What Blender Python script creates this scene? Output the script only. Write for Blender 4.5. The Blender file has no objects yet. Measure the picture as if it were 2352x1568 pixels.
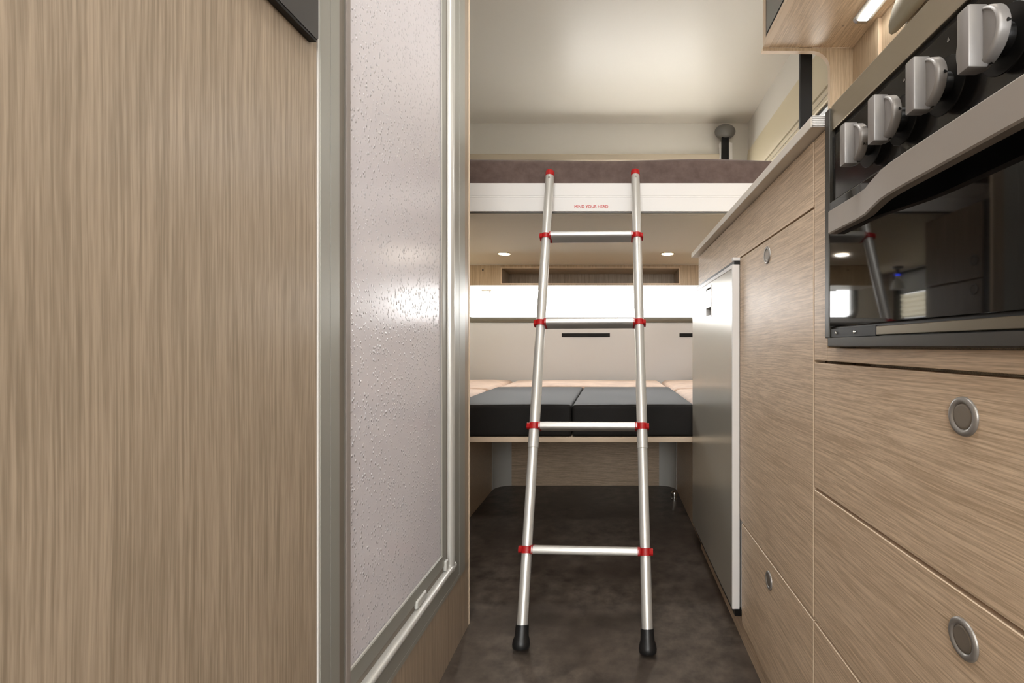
import bpy, bmesh, math, random
from mathutils import Vector, Matrix
random.seed(7)
S = bpy.context.scene
C = S.collection
PI = math.pi

# ------------------------------------------------------------------ camera, sky, lights, exposure
H = 0.69                                    # height of the lens above the floor
cam_d = bpy.data.cameras.new('camera')
cam_d.sensor_width = 36.0
cam_d.lens = 36.0 * 1100 / 2352
cam_d.shift_x = -(1403 - 1176) / 2352
cam_d.shift_y = (794 - 784) / 2352
cam_d.clip_start = 0.01
cam = bpy.data.objects.new('camera', cam_d)
C.objects.link(cam)
cam.location = (0, 0, H)
cam.rotation_euler = (PI / 2, 0, 0)
S.camera = cam

W = bpy.data.worlds.new('overcast_sky')
S.world = W
W.use_nodes = True
bg = W.node_tree.nodes['Background']
bg.inputs[0].default_value = (0.985, 0.99, 0.99, 1)
bg.inputs[1].default_value = 16.0

S.view_settings.view_transform = 'Standard'
S.view_settings.look = 'None'
S.view_settings.gamma = 1
S.view_settings.exposure = 0.0
S.view_settings.use_curve_mapping = False
S.cycles.use_denoising = True
S.cycles.max_bounces = 10
S.cycles.diffuse_bounces = 6
S.cycles.glossy_bounces = 5
S.cycles.transparent_max_bounces = 10
S.cycles.sample_clamp_indirect = 6
S.cycles.caustics_reflective = False
S.cycles.caustics_refractive = False


def area_light(name, loc, rot, sx, sy, power, col=(1, 1, 1), portal=False, shape='RECTANGLE'):
    d = bpy.data.lights.new(name, 'AREA')
    d.shape = shape
    d.size = sx
    d.size_y = sy
    d.energy = power
    d.color = col
    if portal:
        d.cycles.is_portal = True
    o = bpy.data.objects.new(name, d)
    C.objects.link(o)
    o.location = loc
    o.rotation_euler = rot
    return o


# daylight portals in the windows (they add no light of their own)
area_light('daylight_rear_window', (-0.14, 2.955, 1.0), (-PI / 2, 0, 0), 1.48, 0.30, 1, portal=True)
area_light('daylight_bunk_window', (0.15, 2.955, 1.555), (-PI / 2, 0, 0), 0.88, 0.35, 1, portal=True)
area_light('daylight_side_window', (0.835, 2.32, 1.49), (0, PI / 2, 0), 0.26, 1.08, 1, portal=True)
area_light('daylight_lounge_window', (-1.115, 2.40, 0.98), (0, -PI / 2, 0), 0.26, 0.95, 1, portal=True)
area_light('daylight_fill_window_right', (0.835, -1.30, 1.35), (0, PI / 2, 0), 0.6, 1.2, 1, portal=True)
area_light('daylight_fill_window_left', (-1.115, -1.45, 1.35), (0, -PI / 2, 0), 0.6, 1.2, 1, portal=True)
area_light('daylight_fill_window_front', (-0.14, -2.18, 1.35), (PI / 2, 0, 0), 1.5, 0.8, 1, portal=True)
# flat ceiling lamps: one over the aisle, one unseen fill added behind the camera
CEIL = 2.07
area_light('cabin_lamp_glow', (-0.05, 0.62, CEIL - 0.035), (0, 0, 0), 0.30, 0.30, 7.5, (1.0, 0.985, 0.965))
area_light('cabin_lamp_glow', (-0.05, -1.0, CEIL - 0.035), (0, 0, 0), 0.50, 0.50, 12.0, (1.0, 0.985, 0.965))


# ------------------------------------------------------------------ materials
def lin(c):
    out = []
    for v in c:
        v = v / 255.0
        out.append(v / 12.92 if v <= 0.04045 else ((v + 0.055) / 1.055) ** 2.4)
    return (out[0], out[1], out[2], 1)


def new_mat(name):
    m = bpy.data.materials.new(name)
    m.use_nodes = True
    nt = m.node_tree
    return m, nt, nt.nodes['Principled BSDF']


def plain(name, rgb, rough=0.5, metal=0.0, spec=0.5, coat=0.0, bump=None, emit=None, sheen=0.0):
    m, nt, p = new_mat(name)
    p.inputs['Base Color'].default_value = lin(rgb)
    p.inputs['Roughness'].default_value = rough
    p.inputs['Metallic'].default_value = metal
    p.inputs['Specular IOR Level'].default_value = spec
    p.inputs['Coat Weight'].default_value = coat
    p.inputs['Sheen Weight'].default_value = sheen
    if emit:
        p.inputs['Emission Color'].default_value = lin(emit[0])
        p.inputs['Emission Strength'].default_value = emit[1]
    if bump:
        sc, st = bump
        tc = nt.nodes.new('ShaderNodeTexCoord')
        n = nt.nodes.new('ShaderNodeTexNoise')
        n.inputs['Scale'].default_value = sc
        n.inputs['Detail'].default_value = 4
        b = nt.nodes.new('ShaderNodeBump')
        b.inputs['Strength'].default_value = st
        b.inputs['Distance'].default_value = 0.002
        nt.links.new(tc.outputs['Object'], n.inputs['Vector'])
        nt.links.new(n.outputs['Fac'], b.inputs['Height'])
        nt.links.new(b.outputs['Normal'], p.inputs['Normal'])
    return m


def mottled(name, a, b, scale, rough=0.5, bump=0.0, detail=6, spec=0.5, a2=None, scale2=None, sheen=0.0):
    m, nt, p = new_mat(name)
    L = nt.links.new
    tc = nt.nodes.new('ShaderNodeTexCoord')
    n = nt.nodes.new('ShaderNodeTexNoise')
    n.inputs['Scale'].default_value = scale
    n.inputs['Detail'].default_value = detail
    n.inputs['Roughness'].default_value = 0.65
    r = nt.nodes.new('ShaderNodeValToRGB')
    r.color_ramp.elements[0].position = 0.33
    r.color_ramp.elements[1].position = 0.68
    r.color_ramp.elements[0].color = lin(a)
    r.color_ramp.elements[1].color = lin(b)
    L(tc.outputs['Object'], n.inputs['Vector'])
    L(n.outputs['Fac'], r.inputs['Fac'])
    col = r.outputs['Color']
    if a2:
        n2 = nt.nodes.new('ShaderNodeTexNoise')
        n2.inputs['Scale'].default_value = scale2
        n2.inputs['Detail'].default_value = 3
        mx = nt.nodes.new('ShaderNodeMix')
        mx.data_type = 'RGBA'
        rr = nt.nodes.new('ShaderNodeMapRange')
        rr.inputs[1].default_value = 0.42
        rr.inputs[2].default_value = 0.62
        rr.inputs[4].default_value = 0.75
        L(tc.outputs['Object'], n2.inputs['Vector'])
        L(n2.outputs['Fac'], rr.inputs[0])
        L(rr.outputs[0], mx.inputs[0])
        L(col, mx.inputs[6])
        mx.inputs[7].default_value = lin(a2)
        col = mx.outputs[2]
    L(col, p.inputs['Base Color'])
    p.inputs['Roughness'].default_value = rough
    p.inputs['Specular IOR Level'].default_value = spec
    p.inputs['Sheen Weight'].default_value = sheen
    if bump:
        bn = nt.nodes.new('ShaderNodeBump')
        bn.inputs['Strength'].default_value = bump
        bn.inputs['Distance'].default_value = 0.002
        L(n.outputs['Fac'], bn.inputs['Height'])
        L(bn.outputs['Normal'], p.inputs['Normal'])
    return m


def wood(name, axis, dark, light, rough=0.35, fine=390.0, along=5.0, contrast=1.0, warp=0.0045):
    """printed oak laminate: thin streaks running along one axis, wandering slowly, with broader tone bands"""
    m, nt, p = new_mat(name)
    L = nt.links.new
    tc = nt.nodes.new('ShaderNodeTexCoord')
    # slow wander of the grain
    wn = nt.nodes.new('ShaderNodeTexNoise')
    wn.inputs['Scale'].default_value = 1.0
    wn.inputs['Detail'].default_value = 2
    mpw = nt.nodes.new('ShaderNodeMapping')
    sw = [7.0, 7.0, 7.0]
    sw[axis] = 2.2
    mpw.inputs['Scale'].default_value = sw
    L(tc.outputs['Object'], mpw.inputs['Vector'])
    L(mpw.outputs[0], wn.inputs['Vector'])
    sub = nt.nodes.new('ShaderNodeVectorMath')
    sub.operation = 'SUBTRACT'
    sub.inputs[1].default_value = (0.5, 0.5, 0.5)
    L(wn.outputs['Color'], sub.inputs[0])
    scl = nt.nodes.new('ShaderNodeVectorMath')
    scl.operation = 'SCALE'
    scl.inputs['Scale'].default_value = warp * 3
    L(sub.outputs[0], scl.inputs[0])
    add = nt.nodes.new('ShaderNodeVectorMath')
    L(tc.outputs['Object'], add.inputs[0])
    L(scl.outputs[0], add.inputs[1])

    def grain(across, lengthwise, detail):
        mp = nt.nodes.new('ShaderNodeMapping')
        s = [across] * 3
        s[axis] = lengthwise
        mp.inputs['Scale'].default_value = s
        n = nt.nodes.new('ShaderNodeTexNoise')
        n.inputs['Scale'].default_value = 1.0
        n.inputs['Detail'].default_value = detail
        n.inputs['Roughness'].default_value = 0.6
        L(add.outputs[0], mp.inputs['Vector'])
        L(mp.outputs[0], n.inputs['Vector'])
        return n.outputs['Fac']

    g1 = grain(fine, along, 3)
    g2 = grain(fine * 0.22, along * 0.35, 2)
    g3 = grain(fine * 2.2, along * 6, 1)

    def mul(a, k):
        q = nt.nodes.new('ShaderNodeMath')
        q.operation = 'MULTIPLY'
        L(a, q.inputs[0])
        q.inputs[1].default_value = k
        return q.outputs[0]

    def plus(a, b):
        q = nt.nodes.new('ShaderNodeMath')
        L(a, q.inputs[0])
        L(b, q.inputs[1])
        return q.outputs[0]

    f = plus(plus(mul(g1, 0.68), mul(g2, 0.10)), mul(g3, 0.22))
    r = nt.nodes.new('ShaderNodeValToRGB')
    c = 0.5
    h = 0.175 / contrast
    r.color_ramp.elements[0].position = c - h
    r.color_ramp.elements[1].position = c + h
    r.color_ramp.elements[0].color = lin(dark)
    r.color_ramp.elements[1].color = lin(light)
    r.color_ramp.interpolation = 'EASE'
    L(f, r.inputs['Fac'])
    L(r.outputs['Color'], p.inputs['Base Color'])
    p.inputs['Roughness'].default_value = rough
    bn = nt.nodes.new('ShaderNodeBump')
    bn.inputs['Strength'].default_value = 0.12
    bn.inputs['Distance'].default_value = 0.001
    L(f, bn.inputs['Height'])
    L(bn.outputs['Normal'], p.inputs['Normal'])
    return m


def brushed(name, rgb, rough=0.3, metal=1.0, axis=1):
    m, nt, p = new_mat(name)
    L = nt.links.new
    tc = nt.nodes.new('ShaderNodeTexCoord')
    mp = nt.nodes.new('ShaderNodeMapping')
    s = [900.0] * 3
    s[axis] = 8.0
    mp.inputs['Scale'].default_value = s
    n = nt.nodes.new('ShaderNodeTexNoise')
    n.inputs['Scale'].default_value = 1
    n.inputs['Detail'].default_value = 2
    mr = nt.nodes.new('ShaderNodeMapRange')
    mr.inputs[3].default_value = rough - 0.06
    mr.inputs[4].default_value = rough + 0.06
    L(tc.outputs['Object'], mp.inputs[0])
    L(mp.outputs[0], n.inputs['Vector'])
    L(n.outputs['Fac'], mr.inputs[0])
    L(mr.outputs[0], p.inputs['Roughness'])
    p.inputs['Base Color'].default_value = lin(rgb)
    p.inputs['Metallic'].default_value = metal
    return m


def droplets(name):
    """white acrylic with raised raindrop relief"""
    m, nt, p = new_mat(name)
    L = nt.links.new
    tc = nt.nodes.new('ShaderNodeTexCoord')
    mp = nt.nodes.new('ShaderNodeMapping')
    mp.inputs['Scale'].default_value = (1, 205, 150)
    wn = nt.nodes.new('ShaderNodeTexNoise')
    wn.inputs['Scale'].default_value = 40
    L(tc.outputs['Object'], mp.inputs[0])
    v = nt.nodes.new('ShaderNodeTexVoronoi')
    v.voronoi_dimensions = '3D'
    v.inputs['Scale'].default_value = 1.0
    L(mp.outputs[0], v.inputs['Vector'])
    bump_h = nt.nodes.new('ShaderNodeMapRange')
    bump_h.interpolation_type = 'SMOOTHSTEP'
    bump_h.inputs[1].default_value = 0.42
    bump_h.inputs[2].default_value = 0.05
    L(v.outputs['Distance'], bump_h.inputs[0])
    sep = nt.nodes.new('ShaderNodeSeparateColor')
    L(v.outputs['Color'], sep.inputs[0])
    gt = nt.nodes.new('ShaderNodeMath')
    gt.operation = 'GREATER_THAN'
    gt.inputs[1].default_value = 0.2
    L(sep.outputs[0], gt.inputs[0])
    mu = nt.nodes.new('ShaderNodeMath')
    mu.operation = 'MULTIPLY'
    L(bump_h.outputs[0], mu.inputs[0])
    L(gt.outputs[0], mu.inputs[1])
    n2 = nt.nodes.new('ShaderNodeTexNoise')
    n2.inputs['Scale'].default_value = 260
    n2.inputs['Detail'].default_value = 2
    L(tc.outputs['Object'], n2.inputs['Vector'])
    k = nt.nodes.new('ShaderNodeMath')
    k.operation = 'MULTIPLY_ADD'
    L(n2.outputs['Fac'], k.inputs[0])
    k.inputs[1].default_value = 0.07
    L(mu.outputs[0], k.inputs[2])
    b = nt.nodes.new('ShaderNodeBump')
    b.inputs['Strength'].default_value = 0.85
    b.inputs['Distance'].default_value = 0.0020
    L(k.outputs[0], b.inputs['Height'])
    L(b.outputs['Normal'], p.inputs['Normal'])
    p.inputs['Base Color'].default_value = lin((222, 217, 222))
    p.inputs['Roughness'].default_value = 0.22
    p.inputs['Specular IOR Level'].default_value = 0.7
    p.inputs['Subsurface Weight'].default_value = 0.0
    return m


def clear_pane(name, tint=(1, 1, 1), gloss=0.08):
    m = bpy.data.materials.new(name)
    m.use_nodes = True
    nt = m.node_tree
    nt.nodes.remove(nt.nodes['Principled BSDF'])
    out = nt.nodes['Material Output']
    t = nt.nodes.new('ShaderNodeBsdfTransparent')
    t.inputs[0].default_value = (*tint, 1)
    g = nt.nodes.new('ShaderNodeBsdfGlossy')
    g.inputs['Roughness'].default_value = 0.03
    mx = nt.nodes.new('ShaderNodeMixShader')
    mx.inputs[0].default_value = gloss
    nt.links.new(t.outputs[0], mx.inputs[1])
    nt.links.new(g.outputs[0], mx.inputs[2])
    nt.links.new(mx.outputs[0], out.inputs[0])
    return m


def cloth_through(name, rgb, through=0.4):
    m = bpy.data.materials.new(name)
    m.use_nodes = True
    nt = m.node_tree
    nt.nodes.remove(nt.nodes['Principled BSDF'])
    out = nt.nodes['Material Output']
    d = nt.nodes.new('ShaderNodeBsdfDiffuse')
    d.inputs[0].default_value = lin(rgb)
    t = nt.nodes.new('ShaderNodeBsdfTranslucent')
    t.inputs[0].default_value = lin(rgb)
    mx = nt.nodes.new('ShaderNodeMixShader')
    mx.inputs[0].default_value = through
    nt.links.new(d.outputs[0], mx.inputs[1])
    nt.links.new(t.outputs[0], mx.inputs[2])
    nt.links.new(mx.outputs[0], out.inputs[0])
    return m


WD, WL = (180, 157, 130), (228, 206, 179)
M = {
    'oak_v': wood('oak_upright_grain', 2, (141, 125, 106), (180, 162, 141)),
    'oak_h': wood('oak_lengthwise_grain', 1, WD, WL, fine=480, along=10, contrast=1.05, rough=0.43, warp=0.006),
    'oak_x': wood('oak_crosswise_grain', 0, WD, WL, fine=400, along=14),
    'oak_v2': wood('oak_upright_pale', 2, (168, 148, 122), (200, 180, 153), fine=260),
    'edge': plain('pale_edge_band', (222, 201, 176), 0.45),
    'ceiling': plain('ceiling_laminate', (224, 220, 211), 0.36, spec=0.6),
    'wall': plain('wall_laminate', (219, 216, 209), 0.45),
    'wall_low': plain('backrest_lining', (214, 216, 219), 0.5),
    'cream': plain('bunk_lining', (206, 197, 176), 0.55, bump=(30, 0.25)),
    'cream_plastic': plain('cream_plastic', (206, 195, 168), 0.42),
    'floor': mottled('vinyl_floor', (58, 51, 46), (108, 98, 89), 20, 0.42, 0.08, 12, a2=(66, 57, 51), scale2=3.2),
    'alu': plain('satin_aluminium', (218, 217, 213), 0.36, metal=0.55),
    'alu_frame': plain('anodised_frame', (164, 163, 155), 0.4, metal=0.35),
    'alu_bright': plain('polished_rail', (216, 215, 210), 0.3, metal=0.4),
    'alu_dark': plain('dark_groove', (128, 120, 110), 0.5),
    'white_alu': plain('white_coated_metal', (232, 230, 228), 0.4),
    'white': plain('white_plastic', (228, 226, 224), 0.35),
    'grey_plastic': plain('grey_plastic', (104, 103, 99), 0.4),
    'clear_plastic': plain('milky_plastic', (205, 205, 200), 0.2),
    'red': plain('red_plastic', (176, 22, 24), 0.4),
    'rubber': plain('black_rubber', (26, 26, 27), 0.38),
    'black': plain('black_enamel', (20, 19, 18), 0.35, spec=0.3),
    'black_strap': plain('black_webbing', (15, 15, 15), 0.55, spec=0.3),
    'black_glass': plain('dark_oven_glass', (9, 8, 8), 0.035, spec=0.55),
    'panel_black': plain('black_control_panel', (17, 15, 14), 0.13, spec=0.5),
    'charcoal': plain('charcoal_laminate', (62, 59, 58), 0.45),
    'frame_dark': plain('dark_grey_metal', (60, 57, 51), 0.4, metal=0.3),
    'frame_mid': plain('window_frame_grey', (112, 108, 96), 0.4),
    'sash_shade': plain('taupe_sash_shade', (150, 141, 136), 0.5),  # colour carries the shade on the sash edge
    'steel_dark': brushed('dark_brushed_steel', (118, 110, 96), 0.36, 1.0, 1),
    'tan_trim': plain('tan_trim', (190, 178, 158), 0.5),
    'steel': brushed('brushed_steel', (182, 172, 154), 0.34, 1.0, 1),
    'handle': plain('satin_silver_paint', (166, 160, 153), 0.45, metal=0.25),
    'knob': plain('silver_knob_paint', (150, 147, 145), 0.42, metal=0.3),
    'ink': plain('black_print', (12, 12, 12), 0.5),
    'ink_light': plain('pale_print', (120, 115, 108), 0.5),
    'red_ink': plain('red_print', (206, 52, 44), 0.5),
    'nickel': plain('satin_nickel', (158, 155, 151), 0.4, metal=0.6),
    'nickel_dark': plain('nickel_dish', (140, 132, 122), 0.45, metal=0.5),
    'fridge': plain('fridge_door_metal', (205, 201, 190), 0.24, metal=0.5),
    'worktop': plain('greige_worktop', (224, 219, 209), 0.42),
    'suede': mottled('brown_suede', (84, 68, 63), (104, 87, 81), 26, 0.85, 0.1, 5, sheen=0.3),
    'suede_tan': mottled('tan_suede', (168, 140, 120), (196, 168, 146), 14, 0.75, 0.1, 4, sheen=0.3),
    'leather': plain('black_leatherette', (29, 27, 25), 0.66, spec=0.25, bump=(260, 0.12)),
    'pane': droplets('rain_pattern_acrylic'),
    'clear': clear_pane('window_acrylic'),
    'blind': cloth_through('cream_pleated_cloth', (232, 224, 202), 0.45),
    'ground': mottled('pale_gravel', (188, 185, 178), (218, 215, 208), 1.5, 0.9),
    'screen': cloth_through('grey_screen_mesh', (190, 190, 186), 0.3),
    'roman': plain('sand_blind_cloth', (142, 135, 118), 0.8, bump=(400, 0.2)),
    'led': plain('lit_diffuser', (255, 255, 255), 0.5, emit=((255, 252, 245), 6.0)),
    'warm_led': plain('lit_warm_lens', (255, 240, 210), 0.5, emit=((255, 226, 178), 14.0)),
    'blue_led': plain('lit_blue_led', (60, 90, 255), 0.5, emit=((40, 70, 255), 6.0)),
    'frost': plain('frosted_glass_shade', (210, 214, 216), 0.3),
    'grey_round': plain('grey_corner_profile', (206, 205, 199), 0.36),
    'lamp_face': plain('lit_cabin_panel', (255, 250, 240), 0.5, emit=((255, 246, 230), 3.0)),
    'chrome': plain('chrome', (210, 208, 204), 0.12, metal=1.0),
}


# ------------------------------------------------------------------ builders
class MB:
    """collects world-space geometry for ONE mesh object"""

    def __init__(self):
        self.bm = bmesh.new()

    def box(self, x0, x1, y0, y1, z0, z1, bev=0.0, seg=2):
        r = bmesh.ops.create_cube(self.bm, size=1.0)
        vs = r['verts']
        for v in vs:
            v.co = Vector((x0 + (v.co.x + .5) * (x1 - x0), y0 + (v.co.y + .5) * (y1 - y0), z0 + (v.co.z + .5) * (z1 - z0)))
        if bev > 0:
            es = list({e for v in vs for e in v.link_edges})
            bmesh.ops.bevel(self.bm, geom=es, offset=bev, segments=seg, affect='EDGES', profile=0.5)
        return self

    def prism(self, poly, axis, a, b):
        """poly: 2D outline in the two other axes (in x,y,z order), extruded along axis from a to b"""
        def P(u, v, w):
            return [(w, u, v), (u, w, v), (u, v, w)][axis]
        n = len(poly)
        va = [self.bm.verts.new(P(u, v, a)) for u, v in poly]
        vb = [self.bm.verts.new(P(u, v, b)) for u, v in poly]
        fs = []
        for i in range(n):
            j = (i + 1) % n
            fs.append(self.bm.faces.new((va[i], va[j], vb[j], vb[i])))
        fs.append(self.bm.faces.new(va[::-1]))
        fs.append(self.bm.faces.new(vb))
        bmesh.ops.recalc_face_normals(self.bm, faces=fs)
        return self

    def lathe(self, prof, origin, axis, seg=32, cap=True):
        """prof: list of (distance along axis, radius)"""
        ax = Vector(axis).normalized()
        up = Vector((0, 0, 1)) if abs(ax.z) < 0.9 else Vector((1, 0, 0))
        u = ax.cross(up).normalized()
        v = ax.cross(u).normalized()
        o = Vector(origin)
        rings = []
        for t, r in prof:
            if r <= 1e-6:
                rings.append([self.bm.verts.new(o + ax * t)])
            else:
                rings.append([self.bm.verts.new(o + ax * t + (u * math.cos(2 * PI * k / seg) + v * math.sin(2 * PI * k / seg)) * r) for k in range(seg)])
        fs = []
        for A, B in zip(rings[:-1], rings[1:]):
            for k in range(seg):
                k2 = (k + 1) % seg
                if len(A) == 1 and len(B) == 1:
                    continue
                if len(A) == 1:
                    fs.append(self.bm.faces.new((A[0], B[k2], B[k])))
                elif len(B) == 1:
                    fs.append(self.bm.faces.new((A[k], A[k2], B[0])))
                else:
                    fs.append(self.bm.faces.new((A[k], A[k2], B[k2], B[k])))
        if cap:
            for R_ in (rings[0], rings[-1]):
                if len(R_) > 1:
                    fs.append(self.bm.faces.new(R_))
        bmesh.ops.recalc_face_normals(self.bm, faces=fs)
        return self

    def frame(self, rect, prof, closed=False):
        """sweep a profile round the rectangle (y0,y1,z0,z1) in an x=const plane with mitred corners;
        prof: list of (x, (inset y0 side, inset y1 side, inset z0 side, inset z1 side))"""
        y0, y1, z0, z1 = rect
        rings = []
        for x, (a, b, c, d) in prof:
            rings.append([self.bm.verts.new((x, y0 + a, z0 + c)), self.bm.verts.new((x, y1 - b, z0 + c)),
                          self.bm.verts.new((x, y1 - b, z1 - d)), self.bm.verts.new((x, y0 + a, z1 - d))])
        fs = []
        pairs = list(zip(rings[:-1], rings[1:]))
        if closed:
            pairs.append((rings[-1], rings[0]))
        for A, B in pairs:
            for k in range(4):
                k2 = (k + 1) % 4
                fs.append(self.bm.faces.new((A[k], A[k2], B[k2], B[k])))
        bmesh.ops.recalc_face_normals(self.bm, faces=fs)
        return self

    def rbox(self, x0, x1, y0, y1, z0, z1, r, bulge=0.0, n=14, wob=0.0, seed=0):
        """soft box: rounded edges, slightly domed top"""
        rnd = random.Random(seed)
        hx, hy, hz = (x1 - x0) / 2, (y1 - y0) / 2, (z1 - z0) / 2
        cx, cy, cz = (x0 + x1) / 2, (y0 + y1) / 2, (z0 + z1) / 2
        r = min(r, hx, hy, hz)

        def lines(h):
            e = [-h, -h + r * .15, -h + r * .4, -h + r * .7, -h + r]
            mid = [(-h + r) + (2 * h - 2 * r) * k / n for k in range(1, n)]
            return e + mid + [-q for q in reversed(e)]
        Lx, Ly, Lz = lines(hx), lines(hy), lines(hz)
        ph = [rnd.uniform(0, 6.28) for _ in range(6)]
        cache = {}

        def V(p):
            key = tuple(round(q, 6) for q in p)
            if key in cache:
                return cache[key]
            q = [max(-(h - r), min(h - r, c)) for c, h in zip(p, (hx, hy, hz))]
            d = Vector(p) - Vector(q)
            if d.length > 1e-9:
                # only round where at least two coordinates are in the rim
                d = d.normalized() * r
            w = Vector(q) + d
            uu, vv = w.x / hx, w.y / hy
            dome = max(0, 1 - uu ** 4) * max(0, 1 - vv ** 4)
            if w.z > 0:
                w.z += bulge * dome * (w.z / hz)
                w.z += wob * dome * (math.sin(w.x * 9 + ph[0]) * .5 + math.sin(w.y * 11 + ph[1]) * .3 + math.sin((w.x + w.y) * 17 + ph[2]) * .3)
            if wob and w.y < -hy * .5:
                w.z += wob * .45 * math.sin(w.x * 8 + ph[3]) * (1 if w.z > 0 else 0)
                w.y += wob * .4 * math.sin(w.x * 13 + ph[4])
            cache[key] = self.bm.verts.new((cx + w.x, cy + w.y, cz + w.z))
            return cache[key]
        fs = []

        def face(a, b, c, d):
            vs = [V(a), V(b), V(c), V(d)]
            if len(set(vs)) == 4:
                fs.append(self.bm.faces.new(vs))
        for i in range(len(Lx) - 1):
            for j in range(len(Ly) - 1):
                for s in (-hz, hz):
                    face((Lx[i], Ly[j], s), (Lx[i + 1], Ly[j], s), (Lx[i + 1], Ly[j + 1], s), (Lx[i], Ly[j + 1], s))
            for j in range(len(Lz) - 1):
                for s in (-hy, hy):
                    face((Lx[i], s, Lz[j]), (Lx[i + 1], s, Lz[j]), (Lx[i + 1], s, Lz[j + 1]), (Lx[i], s, Lz[j + 1]))
        for i in range(len(Ly) - 1):
            for j in range(len(Lz) - 1):
                for s in (-hx, hx):
                    face((s, Ly[i], Lz[j]), (s, Ly[i + 1], Lz[j]), (s, Ly[i + 1], Lz[j + 1]), (s, Ly[i], Lz[j + 1]))
        bmesh.ops.recalc_face_normals(self.bm, faces=fs)
        return self

    def poly(self, pts):
        self.bm.faces.new([self.bm.verts.new(p) for p in pts])
        return self

    def build(self, name, mat, parent=None, smooth=None, edge_mat=None, face_axis=0):
        """links the mesh; with edge_mat, faces whose normal is not along face_axis get that material"""
        base = parent['base'] if parent is not None and 'base' in parent else (0, 0, 0)
        bv = Vector(base)
        for v in self.bm.verts:
            v.co -= bv
        me = bpy.data.meshes.new(name)
        if edge_mat:
            for f in self.bm.faces:
                f.normal_update()
                f.material_index = 0 if abs(f.normal[face_axis]) > 0.8 else 1
        self.bm.to_mesh(me)
        self.bm.free()
        me.materials.append(mat)
        if edge_mat:
            me.materials.append(edge_mat)
        if smooth:
            me.polygons.foreach_set('use_smooth', [True] * len(me.polygons))
            me.set_sharp_from_angle(angle=math.radians(smooth))
        o = bpy.data.objects.new(name, me)
        C.objects.link(o)
        if parent is not None:
            o.parent = parent
            o['base'] = base
        else:
            o['base'] = (0, 0, 0)
        return o


def thing(name, label, cat, base, group=None):
    o = bpy.data.objects.new(name, None)
    C.objects.link(o)
    o.empty_display_size = 0.05
    o.location = base
    o['base'] = base
    o['label'] = label
    o['category'] = cat
    if group:
        o['group'] = group
    return o


def tag(o, label, cat, group=None):
    o['label'] = label
    o['category'] = cat
    if group:
        o['group'] = group
    return o


def struct(o, label=None):
    o['kind'] = 'structure'
    if label:
        o['label'] = label
    return o


def struct_group(name, base=(0, 0, 0), label=None):
    o = bpy.data.objects.new(name, None)
    C.objects.link(o)
    o.location = base
    o['base'] = base
    return struct(o, label)


def text_part(body, size, loc, rot, name, mat, parent, depth=0.0003):
    cu = bpy.data.curves.new(name, 'FONT')
    cu.body = body
    cu.size = size
    cu.extrude = depth
    cu.bevel_depth = size * .011
    cu.bevel_resolution = 0
    cu.align_x = 'CENTER'
    cu.align_y = 'CENTER'
    tmp = bpy.data.objects.new('tmp_text', cu)
    C.objects.link(tmp)
    bpy.context.view_layer.update()
    me = bpy.data.meshes.new_from_object(tmp.evaluated_get(bpy.context.evaluated_depsgraph_get()))
    C.objects.unlink(tmp)
    bpy.data.objects.remove(tmp)
    bpy.data.curves.remove(cu)
    me.transform(Matrix.LocRotScale(Vector(loc), rot, None))
    bv = Vector(parent['base'])
    me.transform(Matrix.Translation(-bv))
    me.materials.clear()
    me.materials.append(mat)
    me.name = name
    o = bpy.data.objects.new(name, me)
    C.objects.link(o)
    o.parent = parent
    o['base'] = tuple(bv)
    return o


def arc(cx, cy, r, a0, a1, n=8):
    return [(cx + r * math.cos(math.radians(a0 + (a1 - a0) * k / n)), cy + r * math.sin(math.radians(a0 + (a1 - a0) * k / n))) for k in range(n + 1)]


# ------------------------------------------------------------------ the shell
XL, XR = -1.13, 0.85            # outer side walls
YB, YF = 2.97, -2.20            # rear wall, front wall
XC = -0.352                     # face of the cubicle and the tall cupboard
XF = 0.30                       # face of the kitchen cabinets

struct(MB().box(XL - .05, XR + .05, YF - .05, YB + .05, -0.05, 0).build('floor', M['floor']), 'dark brown mottled vinyl floor')
struct(MB().box(-120, 120, -120, 120, -0.75, -0.70).build('ground', M['ground']), 'pale gravel ground outside the windows')
struct(MB().box(XL - .05, XR + .05, YF - .05, YB + .05, CEIL, CEIL + .05).build('ceiling', M['ceiling']), 'smooth cream ceiling')

# rear wall with the long lower window and the bunk window
RW = (-0.905, 0.625, 0.868, 1.16)        # opening x0,x1,z0,z1
BW = (-0.28, 0.58, 1.38, 1.73)
wr = MB()
wr.box(XL, XR, YB, YB + .04, 0.33, RW[2])
wr.box(XL, RW[0], YB, YB + .04, RW[2], RW[3])
wr.box(RW[1], XR, YB, YB + .04, RW[2], RW[3])
wr.box(XL, XR, YB, YB + .04, RW[3], BW[2])
wr.box(XL, BW[0], YB, YB + .04, BW[2], BW[3])
wr.box(BW[1], XR, YB, YB + .04, BW[2], BW[3])
wr.box(XL, XR, YB, YB + .04, BW[3], CEIL)
wr.box(XL, XR, YB, YB + .04, 0, 0.33)
struct(wr.build('wall_rear', M['wall']), 'pale rear wall behind the lounge and bunk')

struct(MB().box(XL, XR, YB - .0035, YB - .0002, .34, RW[2] - .036, .001).build('trim_1', M['wall_low']), 'pale lining board under the lounge window')

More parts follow.
